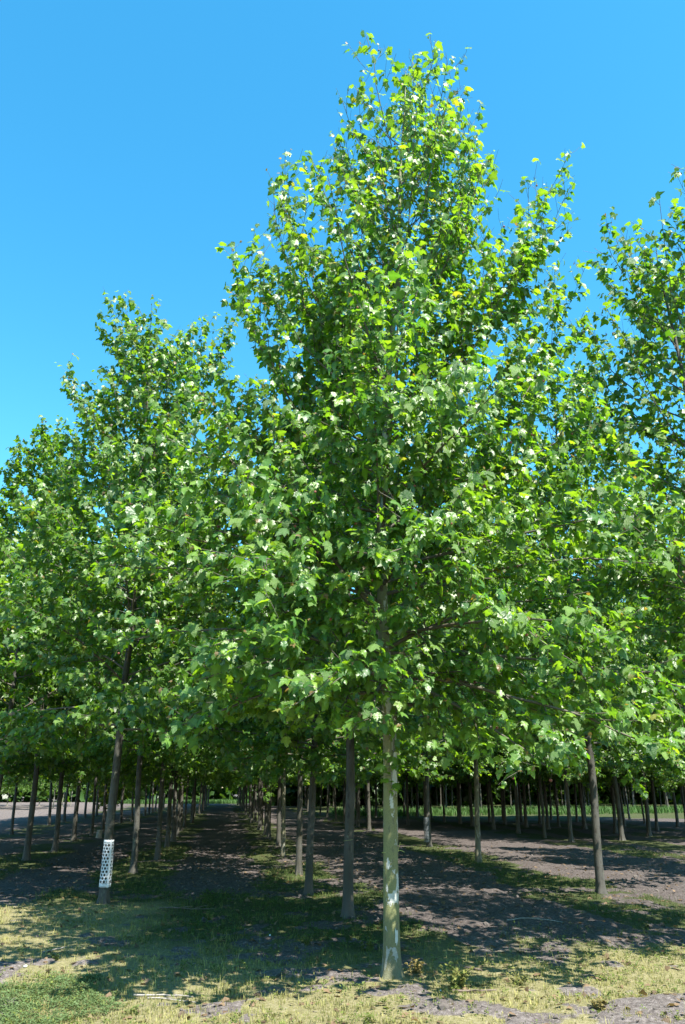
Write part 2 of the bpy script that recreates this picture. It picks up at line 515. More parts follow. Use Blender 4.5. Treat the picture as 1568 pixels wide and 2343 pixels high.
def grow(seed, H, prof, r0, base_h, n_prim, n_leaf, full, lean=(0, 0), tips=(), seeds=0, leafsize=1.0, wob=0.05, thin=0.36, fine_leaf=None):
    """skeleton + leaves of one plane tree, in metres, foot at the origin"""
    g = np.random.default_rng(seed)
    ph = g.random(4) * 6.28
    zs = np.concatenate([[-0.12, 0.0, 0.05, 0.12, 0.25, 0.5], np.arange(0.8, H - 0.3, 0.32), [H - 0.12]])

    def tr(z):
        z = np.asarray(z, float)
        k = np.clip((z - 3.0) / (H - 3.0), 0, 1) ** 1.6
        x = lean[0] * k + wob * np.sin(z * 0.9 + ph[0]) * np.clip(z / 3, 0, 1) + 0.4 * wob * np.sin(z * 2.3 + ph[1]) * np.clip(z / 3, 0, 1)
        y = lean[1] * k + wob * np.sin(z * 0.8 + ph[2]) * np.clip(z / 3, 0, 1)
        return np.stack([x, y, z], -1)

    def tr_r(z):
        z = np.asarray(z, float)
        r = r0 * (1 - 0.14 * np.clip(z / 2.2, 0, 1)) * np.clip(1 - np.clip((z - 2.2) / (H - 2.2), 0, 1), 0.03, 1) ** 0.85
        return r * (1 + 0.30 * np.exp(-np.clip(z, 0, 9) / 0.09) + 0.10 * np.exp(-np.clip(z, 0, 9) / 0.4))
    trunk = Tubes()
    if full:
        zs = np.concatenate([np.arange(-0.12, 3.0, 0.025), np.arange(3.0, H - 0.3, 0.25), [H - 0.12]])
    sides = 44 if full else 16
    trunk.add(tr(zs), tr_r(zs), sides)
    TV, TT = trunk.arrays()
    # knots and slight flutes so the stem is not a turned pole
    ang = np.arctan2(TV[:, 1], TV[:, 0])
    flare = np.exp(-np.clip(TV[:, 2], 0, 9) / 0.10)
    if full:
        cx = tr(TV[:, 2])[:, :2]
        rel = TV[:, :2] - cx
        aa = np.arctan2(rel[:, 1], rel[:, 0])
        bump = 0.05 * (fbm(np.cos(aa) * 3 + seed, np.sin(aa) * 3 + TV[:, 2] * 2.2, 7, 4) - 0.5)
        for kz, ka, kh in zip(g.uniform(0.15, 2.3, 22), g.uniform(-3.1, 3.1, 22), g.uniform(0.03, 0.13, 22)):
            da = (aa - ka + math.pi) % (2 * math.pi) - math.pi
            bump = bump + kh * np.exp(-((TV[:, 2] - kz) / 0.025) ** 2 - (da / 0.22) ** 2)
        TV[:, :2] = cx + rel * (1 + bump)[:, None]
    TV[:, :2] *= (1 + 0.22 * flare * (0.5 + np.sin(ang * 5 + ph[3] + 0.8 * np.sin(ang * 2))) + 0.018 * np.sin(ang * 3 + TV[:, 2] * 1.3 + ph[0]) * (TV[:, 2] < 2.5))[:, None]
    hp, rp = np.array([p[0] for p in prof]), np.array([p[1] for p in prof])

    prims = []
    for i in range(n_prim):
        f = (i + g.random() * 0.6) / n_prim
        z0 = base_h + (0.90 * H - base_h) * f ** 1.12
        az = i * 2.39996 + g.normal(0, 0.35)
        fh = (z0 - base_h) / (H - base_h)
        slope = 0.05 + 2.1 * fh ** 0.8 + g.normal(0, 0.12)
        if i < 5:
            slope = -0.12 + 0.12 * g.random()
        # solve the tip on the crown envelope
        reach = 1.5
        for _ in range(6):
            zt = min(z0 + slope * reach, H * 0.985)
            reach = np.interp(zt, hp, rp)
        reach *= g.uniform(0.74, 1.03)
        zt = min(z0 + slope * reach, H * 0.985)
        prims.append((z0, np.array([math.cos(az) * reach, math.sin(az) * reach, zt])))
    for z0, tip in tips:
        k = 0.86 if tip[2] > 6 else 1.0
        prims.append((z0, np.array([tip[0] * k, tip[1] * k, tip[2]])))
    # keep limb bases off the exact same height
    limbs, shoots = [], []                       # a shoot: path, leafy-from fraction
    balls = []
    for z0, tip in prims:
        p0 = tr(z0)
        ax = tr(min(tip[2], H))
        p2 = np.array([tip[0] + ax[0] * 0.8, tip[1] + ax[1] * 0.8, tip[2]])
        d = p2 - p0
        L = np.linalg.norm(d)
        low = z0 < base_h + 1.2
        p1 = p0 + d * np.array([0.62, 0.62, 0.30 if not low else 0.75]) + np.array([0, 0, 0.25 if low else 0.0]) + g.normal(0, 0.06, 3) * L * 0.5
        n = max(5, int(L / 0.22))
        P = bez(p0, p1, p2, n)
        P[1:-1] += np.cumsum(g.normal(0, 0.012, (n - 2, 3)), 0)
        rb = max(0.007, min(0.36 * float(tr_r(z0)), 0.011 * L + 0.006))
        rad = np.linspace(rb, 0.0032, n) ** 1.0
        tb = Tubes()
        tb.add(P, rad, 7)
        shoots.append((P[int(n * 0.45):], 0.0))
        cum = np.concatenate([[0], np.cumsum(np.linalg.norm(np.diff(P, axis=0), axis=1))])
        s, sgn = 0.12 * cum[-1] * g.uniform(0.5, 1.1), 1
        while s < cum[-1] - 0.05:
            t = s / cum[-1]
            q0 = np.array([np.interp(s, cum, P[:, k]) for k in range(3)])
            k = min(int(t * (n - 1)), n - 2)
            tg = norm(P[k + 1] - P[k])
            sidev = norm(np.cross(tg, np.array([0, 0, 1.0])) + 1e-3)
            upv = np.cross(sidev, tg)
            roll = g.normal(0, 0.6)
            lat = sgn * (math.cos(roll) * sidev + math.sin(roll) * upv)
            sd = norm(tg * 0.75 + lat * 0.8 + np.array([0, 0, 0.02 if low else 0.30]) + g.normal(0, 0.12, 3))
            sl_ = np.clip((0.62 * (1 - t) + 0.25) * L * 0.62, 0.25, 1.25) * g.uniform(0.7, 1.15)
            m = 5
            q2 = q0 + sd * sl_ + np.array([0, 0, (-0.05 if low else 0.10) * sl_])
            # stay inside the envelope
            q2[2] = min(q2[2], H * 0.99)
            rr = math.hypot(q2[0] - tr(q2[2])[0], q2[1] - tr(q2[2])[1])
            rm = max(np.interp(q2[2], hp, rp) * 1.08, math.hypot(tip[0], tip[1]) * 1.05)
            if rr > rm:
                c = tr(q2[2])
                q2[:2] = c[:2] + (q2[:2] - c[:2]) * rm / rr
            S = bez(q0, (q0 + q2) / 2 + g.normal(0, 0.05, 3) * sl_ - np.array([0, 0, 0.06 * sl_]), q2, m)
            r1 = max(0.0028, np.interp(t, [0, 1], [rb, 0.004]) * 0.55)
            tb.add(S, np.linspace(r1, 0.0022, m), 4)
            shoots.append((S, 0.12))
            c2 = np.concatenate([[0], np.cumsum(np.linalg.norm(np.diff(S, axis=0), axis=1))])
            s2, sg2 = 0.12 * g.uniform(0.6, 1.6), 1
            while s2 < c2[-1] - 0.03:
                t2 = s2 / c2[-1]
                w0 = np.array([np.interp(s2, c2, S[:, k]) for k in range(3)])
                tg2 = norm(S[-1] - S[0])
                sv = norm(np.cross(tg2, np.array([0, 0, 1.0])) + 1e-3)
                roll = g.normal(0, 0.7)
                lat = sg2 * (math.cos(roll) * sv + math.sin(roll) * np.cross(sv, tg2))
                wd = norm(tg2 * 0.7 + lat * 0.75 + np.array([0, 0, 0.32]) + g.normal(0, 0.15, 3))
                wl = g.uniform(0.14, 0.36) * (1.1 - 0.4 * t2)
                W = np.stack([w0, w0 + wd * wl * 0.5 + g.normal(0, 0.01, 3), w0 + wd * wl + np.array([0, 0, 0.03 * wl])])
                tb.add(W, [0.0026, 0.002, 0.0015], 3)
                shoots.append((W, 0.15))
                s2 += g.uniform(0.085, 0.165)
                sg2 = -sg2
            s += g.uniform(0.15, 0.27)
            sgn = -sgn
        limbs.append(tb)
    # leader top
    ztop = np.linspace(H - 1.2, H - 0.02, 8)
    shoots.append((tr(ztop), 0.0))
    # ---- leaves along the shoots
    pos, tw, tipness = [], [], []
    for P, fr in shoots:
        c = np.concatenate([[0], np.cumsum(np.linalg.norm(np.diff(P, axis=0), axis=1))])
        n = max(2, int((1 - fr) * c[-1] / 0.034))
        s = c[-1] * (fr + (1 - fr) * (np.arange(n) + g.random(n) * 0.6) / n)
        s = np.minimum(s, c[-1])
        q = np.stack([np.interp(s, c, P[:, k]) for k in range(3)], -1)
        pos.append(q)
        tw.append(np.repeat(norm(P[-1] - P[0])[None], n, 0))
        tipness.append(np.clip((s - (c[-1] - 0.16)) / 0.16, 0, 1))
    pos, tw, tp = np.concatenate(pos), np.concatenate(tw), np.concatenate(tipness)
    print('   leaves possible', len(pos), 'limbs', len(limbs))
    if len(pos) > n_leaf:
        kk = np.argsort(g.random(len(pos)) ** (1 / np.interp(pos[:, 2] / H, [0, 0.45, 0.75, 1], [1.0, 0.9, thin * 1.2, thin])))[::-1][:n_leaf]
        pos, tw, tp = pos[kk], tw[kk], tp[kk]
    N = len(pos)
    out = g.normal(0, 1, (N, 3))
    out -= tw * np.sum(out * tw, 1)[:, None]
    out = norm(out)
    pet = norm(out * 0.9 + tw * 0.45 + np.array([0, 0, 0.25]))
    size = leafsize * (0.050 + 0.085 * g.beta(2.2, 2.0, N)) * (1 - 0.45 * tp * g.random(N))
    young = (tp > 0.75) & (g.random(N) < 0.35)
    size[young] *= 0.5
    anchor = pos + pet * (size * 0.38)[:, None]
    rad_ = pos[:, :2] / (np.linalg.norm(pos[:, :2], axis=1)[:, None] + 0.2)
    az = np.arctan2(pet[:, 1] + 0.45 * rad_[:, 1], pet[:, 0] + 0.45 * rad_[:, 0]) + g.normal(0, 0.5, N)
    pit = g.uniform(-1.30, 0.10, N)
    fwd = np.stack([np.cos(az) * np.cos(pit), np.sin(az) * np.cos(pit), np.sin(pit)], -1)
    up = norm(np.array([0.18, -0.24, 1.0]) + g.normal(0, 0.38, (N, 3)))
    nrm = up - fwd * np.sum(up * fwd, 1)[:, None]
    nrm = norm(nrm)
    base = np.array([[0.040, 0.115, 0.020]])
    fresh = np.array([[0.140, 0.240, 0.026]])  # yellower green of younger leaves, strongest at the shoot tips
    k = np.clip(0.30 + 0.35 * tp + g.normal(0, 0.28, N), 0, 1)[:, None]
    tint = base * (1 - k) + fresh * k
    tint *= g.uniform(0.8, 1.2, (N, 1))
    tan = young & (g.random(N) < 0.7)
    tint[tan] = np.array([0.17, 0.115, 0.05]) * g.uniform(0.7, 1.1, (tan.sum(), 1))
    droop = g.uniform(0.0, 0.75, N)
    fold = g.uniform(-0.25, 0.5, N)
    old = g.random(N) < 0.006
    tint[old] = np.array([0.16, 0.17, 0.04])
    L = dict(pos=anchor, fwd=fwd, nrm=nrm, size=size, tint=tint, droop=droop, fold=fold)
    if seeds:
        kk = g.choice(N, seeds, replace=False)
        balls = pos[kk] + np.stack([g.normal(0, 0.02, seeds), g.normal(0, 0.02, seeds), -g.uniform(0.06, 0.14, seeds)], -1), pos[kk]
    return dict(trunk=(TV, TT), limbs=limbs, leaves=L, full=full if fine_leaf is None else fine_leaf, balls=balls)


ICO_V = np.array([(0, 0, 1), (0.894, 0, 0.447), (0.276, 0.851, 0.447), (-0.724, 0.526, 0.447), (-0.724, -0.526, 0.447), (0.276, -0.851, 0.447),
                  (0.724, 0.526, -0.447), (-0.276, 0.851, -0.447), (-0.894, 0, -0.447), (-0.276, -0.851, -0.447), (0.724, -0.526, -0.447), (0, 0, -1)])
ICO_T = np.array([(0, 1, 2), (0, 2, 3), (0, 3, 4), (0, 4, 5), (0, 5, 1), (1, 6, 2), (2, 7, 3), (3, 8, 4), (4, 9, 5), (5, 10, 1),
                  (2, 6, 7), (3, 7, 8), (4, 8, 9), (5, 9, 10), (1, 10, 6), (6, 11, 7), (7, 11, 8), (8, 11, 9), (9, 11, 10), (10, 11, 6)])


def balls_mesh(name, C, rad, mat, g, jitter=0.0, squash=1.0):
    n = len(C)
    k = 1 + jitter * g.normal(0, 1, (n, 12))
    V = C[:, None, :] + rad[:, None, None] * k[:, :, None] * ICO_V[None] * np.array([1, 1, squash])
    T = (ICO_T[None] + (np.arange(n) * 12)[:, None, None]).reshape(-1, 3)
    return mesh_np(name, V.reshape(-1, 3), T, mat, smooth_=jitter == 0)


def cam_px(P):
    c, s = math.cos(PITCH), math.sin(PITCH)
    q = P - np.array([0, 0, CAM_H])
    dep = q[:, 1] * c + q[:, 2] * s
    yy = -q[:, 1] * s + q[:, 2] * c
    return 784 + FPX * q[:, 0] / dep, 1171 - FPX * yy / dep, dep


def place_near(spec, xy, label, group, bark, n_single, scale=1.0, limb_parts=True):
    """a tree close enough for its limbs and largest leaves to be parts of their own; returns meshes for copies"""
    x, y = xy
    z = gz(x, y) - 0.02
    e = link('plane_tree', None, label=label, category='tree', group=group)
    e.location = (x, y, z)
    e.empty_display_size = 0.3
    TV, TT = spec['trunk']
    tm = mesh_np('trunk', TV, TT, bark)
    link('trunk', tm, e)
    allb = Tubes()
    for tb in spec['limbs']:
        V, T = tb.arrays()
        allb.V.append(V)
        allb.T.append(T + allb.n)
        allb.n += len(V)
        if limb_parts:
            link('limb', mesh_np('limb', V, T, M_TWIG), e)
    bm_ = allb.mesh('branches', M_TWIG)
    if not limb_parts:
        link('branches', bm_, e)
    L = spec['leaves']
    N = len(L['size'])
    W = L['pos'] + np.array([x, y, z])
    px, py, dep = cam_px(W + L['fwd'] * (L['size'] * 0.5)[:, None])
    view = norm(W - np.array([0, 0, CAM_H]))
    facing = np.abs(np.sum(view * L['nrm'], 1))
    score = (L['size'] / dep) ** 2 * (0.25 + facing)
    inside = (px > 0) & (px < 1568) & (py > 0) & (py < 2343)
    cell = (np.floor(px / 22).astype(int) * 1000 + np.floor(py / 22).astype(int))
    order = np.argsort(dep)
    _, first = np.unique(cell[order], return_index=True)
    front = np.zeros(N, bool)
    front[order[first]] = True
    score = np.where(inside & front, score, -1)
    single = np.argsort(-score)[:n_single]
    single = single[score[single] > 0]
    mask = np.ones(N, bool)
    mask[single] = False
    V, T, C = build_leaves(*[L[k][mask] for k in ('pos', 'fwd', 'nrm', 'size', 'tint', 'droop', 'fold')], spec['full'])
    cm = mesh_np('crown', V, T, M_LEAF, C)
    link('crown', cm, e, kind='stuff')
    for i in single:
        f, n = L['fwd'][i], L['nrm'][i]
        s = np.cross(f, n)
        s /= np.linalg.norm(s)
        n = np.cross(s, f)
        o = link('leaf', LEAF_MESH[int(i) % len(LEAF_MESH)], e)
        M = Matrix(((s[0], f[0], n[0], L['pos'][i][0]), (s[1], f[1], n[1], L['pos'][i][1]), (s[2], f[2], n[2], L['pos'][i][2]), (0, 0, 0, 1)))
        o.matrix_local = M @ Matrix.Scale(float(L['size'][i]), 4)
    if len(spec['balls']):
        b, top = spec['balls']
        g = np.random.default_rng(5)
        link('seed_balls', balls_mesh('seed_balls', b, g.uniform(0.010, 0.016, len(b)), M_SEED, g), e, kind='stuff')
        st = Tubes()
        for p, q in zip(top, b):
            st.add(np.stack([p, (p + q) / 2 + 0.006, q]), [0.0012, 0.0012, 0.0012], 3)
        link('seed_stalks', st.mesh('seed_stalks', M_TWIG), e, kind='stuff')
    return dict(trunk=tm, branches=bm_, crown=cm, root=e)


LEAF_MESH = []
_g = np.random.default_rng(99)
for i in range(14):
    k = np.clip(_g.normal(0.4, 0.25), 0, 1)
    c = (np.array([[0.040, 0.115, 0.020]]) * (1 - k) + np.array([[0.140, 0.240, 0.026]]) * k) * _g.uniform(0.85, 1.2)
    V, T, C = build_leaves(np.zeros((1, 3)), np.array([[0, 1.0, 0]]), np.array([[0, 0, 1.0]]), np.ones(1), c,
                           np.array([_g.uniform(0.05, 0.5)]), np.array([_g.uniform(-0.05, 0.4)]), True)
    LEAF_MESH.append(mesh_np('leaf', V, T, M_LEAF, C))

PROF = [(0, 1.7), (1.6, 2.0), (2.2, 2.4), (3.2, 2.65), (4.5, 2.55), (6, 2.25), (7.5, 1.8), (8.8, 1.28), (9.8, 0.80), (10.6, 0.42), (11.2, 0.10)]


def prof(kr, kh):
    return [(h * kh if h > 2.3 else h, r * kr) for h, r in PROF]


MAIN_XY = (0.44, 7.94)
# tips: (height on the stem, tip) for the spires and low sprays that shape the outline
TIPS = [(7.8, (-0.40, 0.4, 9.9)), (8.7, (0.2, 0.0, 10.95)), (6.0, (-1.65, 0.3, 9.0)), (5.6, (-1.75, -0.1, 8.3)), (6.4, (1.3, 0.5, 9.6)), (5.6, (2.35, 0.1, 8.9)),
        (5.2, (2.25, -0.5, 8.0)), (4.6, (-2.25, -0.2, 7.5)), (4.2, (2.5, 0.4, 7.2)), (6.8, (0.2, -1.2, 9.0)), (7.2, (-0.7, 0.8, 9.9)), (6.9, (1.0, -0.6, 9.4)),
        (2.75, (2.35, -1.1, 1.9)), (2.9, (2.9, -0.5, 2.5)), (2.8, (-1.6, -1.7, 2.4)), (2.9, (-2.6, -0.6, 2.9)), (2.75, (-0.25, -1.4, 2.05)), (2.8, (1.4, -1.0, 1.75)),
        (2.8, (-1.9, -1.0, 2.1)), (4.9, (-2.3, 0.1, 5.95)), (4.4, (-2.55, -0.4, 5.3)), (4.0, (-2.65, 0.3, 4.6)), (4.6, (2.5, 0.0, 5.7)), (3.6, (-2.75, -0.8, 3.6)),
        (3.5, (2.8, -0.6, 3.7)), (3.1, (1.5, -2.0, 2.8)), (3.4, (-1.2, -2.2, 3.2)), (3.6, (0.3, -2.4, 3.5)), (3.9, (-2.3, -1.4, 3.9)), (3.8, (2.3, -1.5, 4.0)),
        (4.4, (0.9, -2.2, 4.8))]
main_spec = grow(11, 10.95, prof(1.0, 0.965), 0.073, 2.35, 54, 27500, True, leafsize=0.95, lean=(0.46, 0.1), tips=TIPS, seeds=260, wob=0.03, thin=0.22)
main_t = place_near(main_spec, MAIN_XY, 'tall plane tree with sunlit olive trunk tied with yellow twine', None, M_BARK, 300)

# pale plates where the outer bark has flaked off the sunlit trunk
M_PLATE = plain('fresh_pale_bark', (0.36, 0.37, 0.335), 0.7, 0.18, 25)
TV, TT = main_spec['trunk']
cen = TV[TT].mean(1)
axis_xy = np.stack([np.interp(cen[:, 2], TV[::44, 2], TV.reshape(-1, 44, 3).mean(1)[:, k]) for k in (0, 1)], -1)
ca = np.arctan2(cen[:, 1] - axis_xy[:, 1], cen[:, 0] - axis_xy[:, 0])
for pz, pa, hz_, ha, sd in ((0.68, -1.30, 0.055, 0.75, 1), (1.72, -0.80, 0.17, 0.60, 2), (2.05, -0.55, 0.22, 0.70, 3), (1.50, -1.45, 0.07, 0.28, 4), (1.22, -0.25, 0.16, 0.16, 5),
                            (0.95, -1.95, 0.05, 0.20, 6), (2.42, -1.2, 0.18, 0.7, 7), (0.36, -0.95, 0.06, 0.22, 8), (1.9, 1.6, 0.2, 0.7, 9), (1.0, 2.4, 0.12, 0.4, 10)):
    e_ = np.abs((cen[:, 2] - pz) / hz_) ** 2.5 + np.abs((ca - pa) / ha) ** 2.5 + (fbm(ca * 5 + sd, cen[:, 2] * 14, 33, 3) - 0.5) * 2.2
    sel = TT[(e_ < 0.95) & (np.abs(cen[:, 2] - pz) < hz_ * 1.7) & (np.abs(ca - pa) < ha * 1.7)]
    if len(sel) < 4:
        continue
    ids, inv = np.unique(sel, return_inverse=True)
    P = TV[ids].copy()
    c0 = np.stack([np.interp(P[:, 2], TV[::44, 2], TV.reshape(-1, 44, 3).mean(1)[:, k]) for k in (0, 1)], -1)
    P[:, :2] = c0 + (P[:, :2] - c0) * 1.022
    link('bark_plate', mesh_np('bark_plate', P, inv.reshape(-1, 3), M_PLATE), main_t['root'])

GUARD_XY = uv2xy(-1.65, 12.82)
guard_spec = grow(23, 9.9, prof(1.18, 0.885), 0.066, 2.4, 52, 22000, True, fine_leaf=False, seeds=60)
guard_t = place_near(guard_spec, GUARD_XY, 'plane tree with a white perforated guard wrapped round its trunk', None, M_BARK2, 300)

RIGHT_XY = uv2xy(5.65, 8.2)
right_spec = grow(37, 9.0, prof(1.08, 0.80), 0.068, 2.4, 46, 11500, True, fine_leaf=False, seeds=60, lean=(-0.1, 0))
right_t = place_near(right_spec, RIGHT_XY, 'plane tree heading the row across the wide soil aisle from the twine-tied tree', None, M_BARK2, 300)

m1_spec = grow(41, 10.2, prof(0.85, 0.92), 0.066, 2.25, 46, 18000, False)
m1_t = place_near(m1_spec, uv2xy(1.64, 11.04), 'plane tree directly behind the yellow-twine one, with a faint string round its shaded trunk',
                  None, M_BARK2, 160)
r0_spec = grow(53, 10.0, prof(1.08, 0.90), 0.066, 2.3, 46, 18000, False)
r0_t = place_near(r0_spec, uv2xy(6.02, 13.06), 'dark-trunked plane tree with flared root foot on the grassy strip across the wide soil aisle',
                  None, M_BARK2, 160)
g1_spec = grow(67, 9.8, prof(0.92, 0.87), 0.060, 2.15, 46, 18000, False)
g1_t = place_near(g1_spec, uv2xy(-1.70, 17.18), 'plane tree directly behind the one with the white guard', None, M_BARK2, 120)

KINDS = [guard_t, right_t, m1_t, r0_t, g1_t]
crng = random.Random(5)


def place_copy(u, v, label, group, kind=None, s=None, tilt=(0, 0), girth=None, bark=None):
    x, y = uv2xy(u, v)
    k = KINDS[crng.randrange(len(KINDS))] if kind is None else KINDS[kind]
    e = link('plane_tree', None, label=label, category='tree', group=group)
    e.empty_display_size = 0.3
    s = s or crng.uniform(0.88, 1.04)
    e.location = (x, y, gz(x, y) - 0.02)
    e.rotation_euler = (tilt[0] + crng.gauss(0, 0.020), tilt[1] + crng.gauss(0, 0.020), crng.uniform(0, 6.28))
    e.scale = (s, s, s)
    for nm in ('trunk', 'branches', 'crown'):
        o = link(nm, k[nm], e)
        if nm == 'crown':
            o['kind'] = 'stuff'
        if nm == 'trunk' and bark:
            o.material_slots[0].link = 'OBJECT'
            o.material_slots[0].material = bark
        if nm == 'trunk':
            gr = girth or crng.uniform(0.82, 1.15)
            o.scale = (gr, gr, 1)
    return e


ORD = ['first', 'second', 'third', 'fourth', 'fifth', 'sixth', 'seventh', 'eighth', 'ninth', 'tenth', 'eleventh', 'twelfth']


def row(u, vs, ref, group, start=1, n_ord=10, far_label=None, special=None, fmt=None):
    for i, v in enumerate(vs):
        n = start + i
        lab = (special or {}).get(n)
        if lab is None:
            lab = (fmt.format(ORD[n - 1]) if fmt else f'{ORD[n - 1]} plane tree behind {ref} in its row') if n <= n_ord else far_label
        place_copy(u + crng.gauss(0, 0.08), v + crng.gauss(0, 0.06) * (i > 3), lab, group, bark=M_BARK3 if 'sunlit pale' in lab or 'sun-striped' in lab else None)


row(1.44, [13.2, 16.75, 21.2, 24.4, 27.4, 30.4, 33.5, 36.8, 40.0, 43.3, 46.6, 50, 53.3, 56.6, 60, 63.3, 66.6, 70, 73.3, 76.6, 80, 83.4], 'the twine-tied tree',
    'plane trees in the row of the twine-tied tree', 2, 9, 'plane tree deep in the row behind the twine-tied tree',
    {4: 'plane tree with sunlit pale bark and a jagged leaf shadow, fourth behind the twine-tied tree'})
row(-1.6, [20.7, 23.9, 27.0, 30.2, 33.6, 37.3, 40.4, 43.7, 47, 50.2, 53.5, 56.8, 60, 63.3, 66.6, 70, 73.3, 76.6, 80, 83.4], 'the white-guarded tree',
    'plane trees in the row of the white-guarded tree', 2, 8, 'plane tree deep in the row behind the white-guarded tree')
row(-4.62, [17.4, 20.7, 23.1, 27.5, 30.6, 33.8, 37, 40.2, 43.5, 46.8, 50, 53.4, 56.7, 60, 63.4, 66.7], None,
    'plane trees in the row beside the white-guarded row, on the open field side', 1, 12,
    'plane tree deep in the row next to the white-guarded row, towards the open field', fmt='{} plane tree from the headland in the row beside the white-guarded row')
row(-7.6, [19.2, 22.6, 26, 29.2, 32.2, 35.4, 38.6, 41.8, 45, 48.3, 51.6], None,
    'plane trees in the outer row bordering the open field', 1, 11, fmt='{} plane tree from the headland in the outermost row beside the open field')
row(5.7, [18.37, 23.24, 28.0, 32.5, 36.0, 39.5, 43.0, 46.5, 50, 54, 58], 'the dark-trunked tree with flared foot',
    'plane trees in the row across the wide soil aisle', 1, 6, 'plane tree deep in the row across the wide soil aisle',
    {1: 'plane tree with sun-striped trunk, first behind the dark-trunked tree across the wide soil aisle',
     2: 'plane tree with a grey mesh guard round its foot'})
for u, vs in ((8.3, [34, 37, 40, 43, 46, 49, 52]), (10.75, [14.5, 17.8, 25.3, 27.7, 30.1, 32.6, 35, 37.6, 40.2, 43, 46, 49]), (12.8, [21.1, 25.7, 27.8, 29.9, 32.2, 34.6, 37, 39.6, 42.2, 45]),
              (14.7, [24.5, 27.6, 30, 32.5, 35, 37.7, 40.3, 43]), (17.0, [26, 28.7, 31.3, 34, 36.7, 39.4, 42]), (19.4, [28, 31, 34, 37, 40, 43]), (21.8, [31, 34, 37, 40, 43])):
    row(u, vs, None, 'plane trees in the rows beside the grass verge', 99, 0, 'plane tree in the rows towards the green grass verge')

# younger trees with pale stems beyond the open field
for i in range(46):
    u = -14 - (i % 12) * 2.9 + crng.gauss(0, 0.3)
    v = 66 + (i // 12) * 5.0 + crng.gauss(0, 0.5)
    place_copy(u, v, 'young plane tree with thin pale stem beyond the open soil field', 'young plane trees beyond the open field', s=crng.uniform(0.6, 0.75), bark=M_PALE)
# wood beyond the verge
for i in range(60):
    u = 3.5 + (i % 15) * 3.2 + crng.gauss(0, 0.6)
    v = 60 + (i // 15) * 5.0 + crng.gauss(0, 0.8) + 0.2 * (i % 15)
    place_copy(u, v, 'dark-stemmed tree in the wood beyond the green verge', 'trees of the wood beyond the verge', s=crng.uniform(1.0, 1.2))


# ------------------------------------------------------------------ far foliage, bush
def leaf_cloud(name, P, size, tint, mat, g):
    N = len(P)
    az = g.uniform(0, 6.28, N)
    pit = g.uniform(-1.1, 0.3, N)
    fwd = np.stack([np.cos(az) * np.cos(pit), np.sin(az) * np.cos(pit), np.sin(pit)], -1)
    nrm = norm(np.array([0, 0, 1.0]) + g.normal(0, 0.5, (N, 3)))
    V, T, C = build_leaves(P, fwd, nrm, size, tint, g.uniform(0, 0.4, N), g.uniform(0, 0.4, N), False)
    return mesh_np(name, V, T, mat, C)


g = np.random.default_rng(70)
N = 26000
uu = g.uniform(-80, 80, N)
top = 5.0 + 5.0 * fbm(uu * 0.14 + 40, uu * 0 + 3, 61)
hh = g.random(N) ** 0.9 * top
vv = 100 + g.uniform(-2.5, 4, N) * np.sqrt(np.clip(1 - (hh / top) ** 2, 0.05, 1)) + 3 * fbm(uu * 0.1, uu * 0 + 8, 62)
vv = vv - np.where(uu > 3.0, 22 - 1.0 * (uu > 30), 0)
hh = np.where(uu > 3.0, hh * 0.55, hh)
X, Y = uv2xy(uu, vv)
tint = np.array([[0.035, 0.080, 0.016]]) * g.uniform(0.7, 1.4, (N, 1))
link('woodland', leaf_cloud('woodland', np.stack([X, Y, hh], -1), g.uniform(0.7, 1.2, N), tint, M_LEAF, g), kind='stuff',
     label='dark mass of woodland foliage closing the far end of the aisles', category='woodland')

# yellow-green bush standing in the open field
bx, by = -14.6, 52.0
e = link('bush', None, label='yellow-green leafy bush standing alone on the open soil field', category='bush')
e.location = (bx, by, gz(bx, by))
N = 2600
d = norm(g.normal(0, 1, (N, 3))) * (g.random((N, 1)) ** 0.4)
P = d * np.array([1.45, 1.3, 1.15]) + np.array([0, 0, 1.6]) + 0.12 * g.normal(0, 1, (N, 3))
link('crown', leaf_cloud('crown', P, g.uniform(0.10, 0.18, N), np.array([[0.15, 0.19, 0.03]]) * g.uniform(0.7, 1.2, (N, 1)), M_LEAF, g), e, kind='stuff')
for i in range(5):
    st = Tubes()
    a = i * 1.3
    st.add(bez(np.array([0.05 * math.cos(a), 0.05 * math.sin(a), -0.1]), np.array([0.2 * math.cos(a), 0.2 * math.sin(a), 0.8]),
               np.array([0.8 * math.cos(a), 0.8 * math.sin(a), 2.0]), 7), np.linspace(0.03, 0.008, 7), 6)
    link('stem', st.mesh('stem', M_TWIG), e)

# tall green grass of the verge beyond the rows
N = 12000
uu = np.concatenate([g.uniform(7, 55, N // 2), g.uniform(-12, 12, N // 2)])
vv = np.concatenate([g.uniform(47, 56, N // 2) + 0.12 * uu[:N // 2], g.uniform(88, 96, N // 2)])
X, Y = uv2xy(uu, vv)
Z = np.zeros(N)


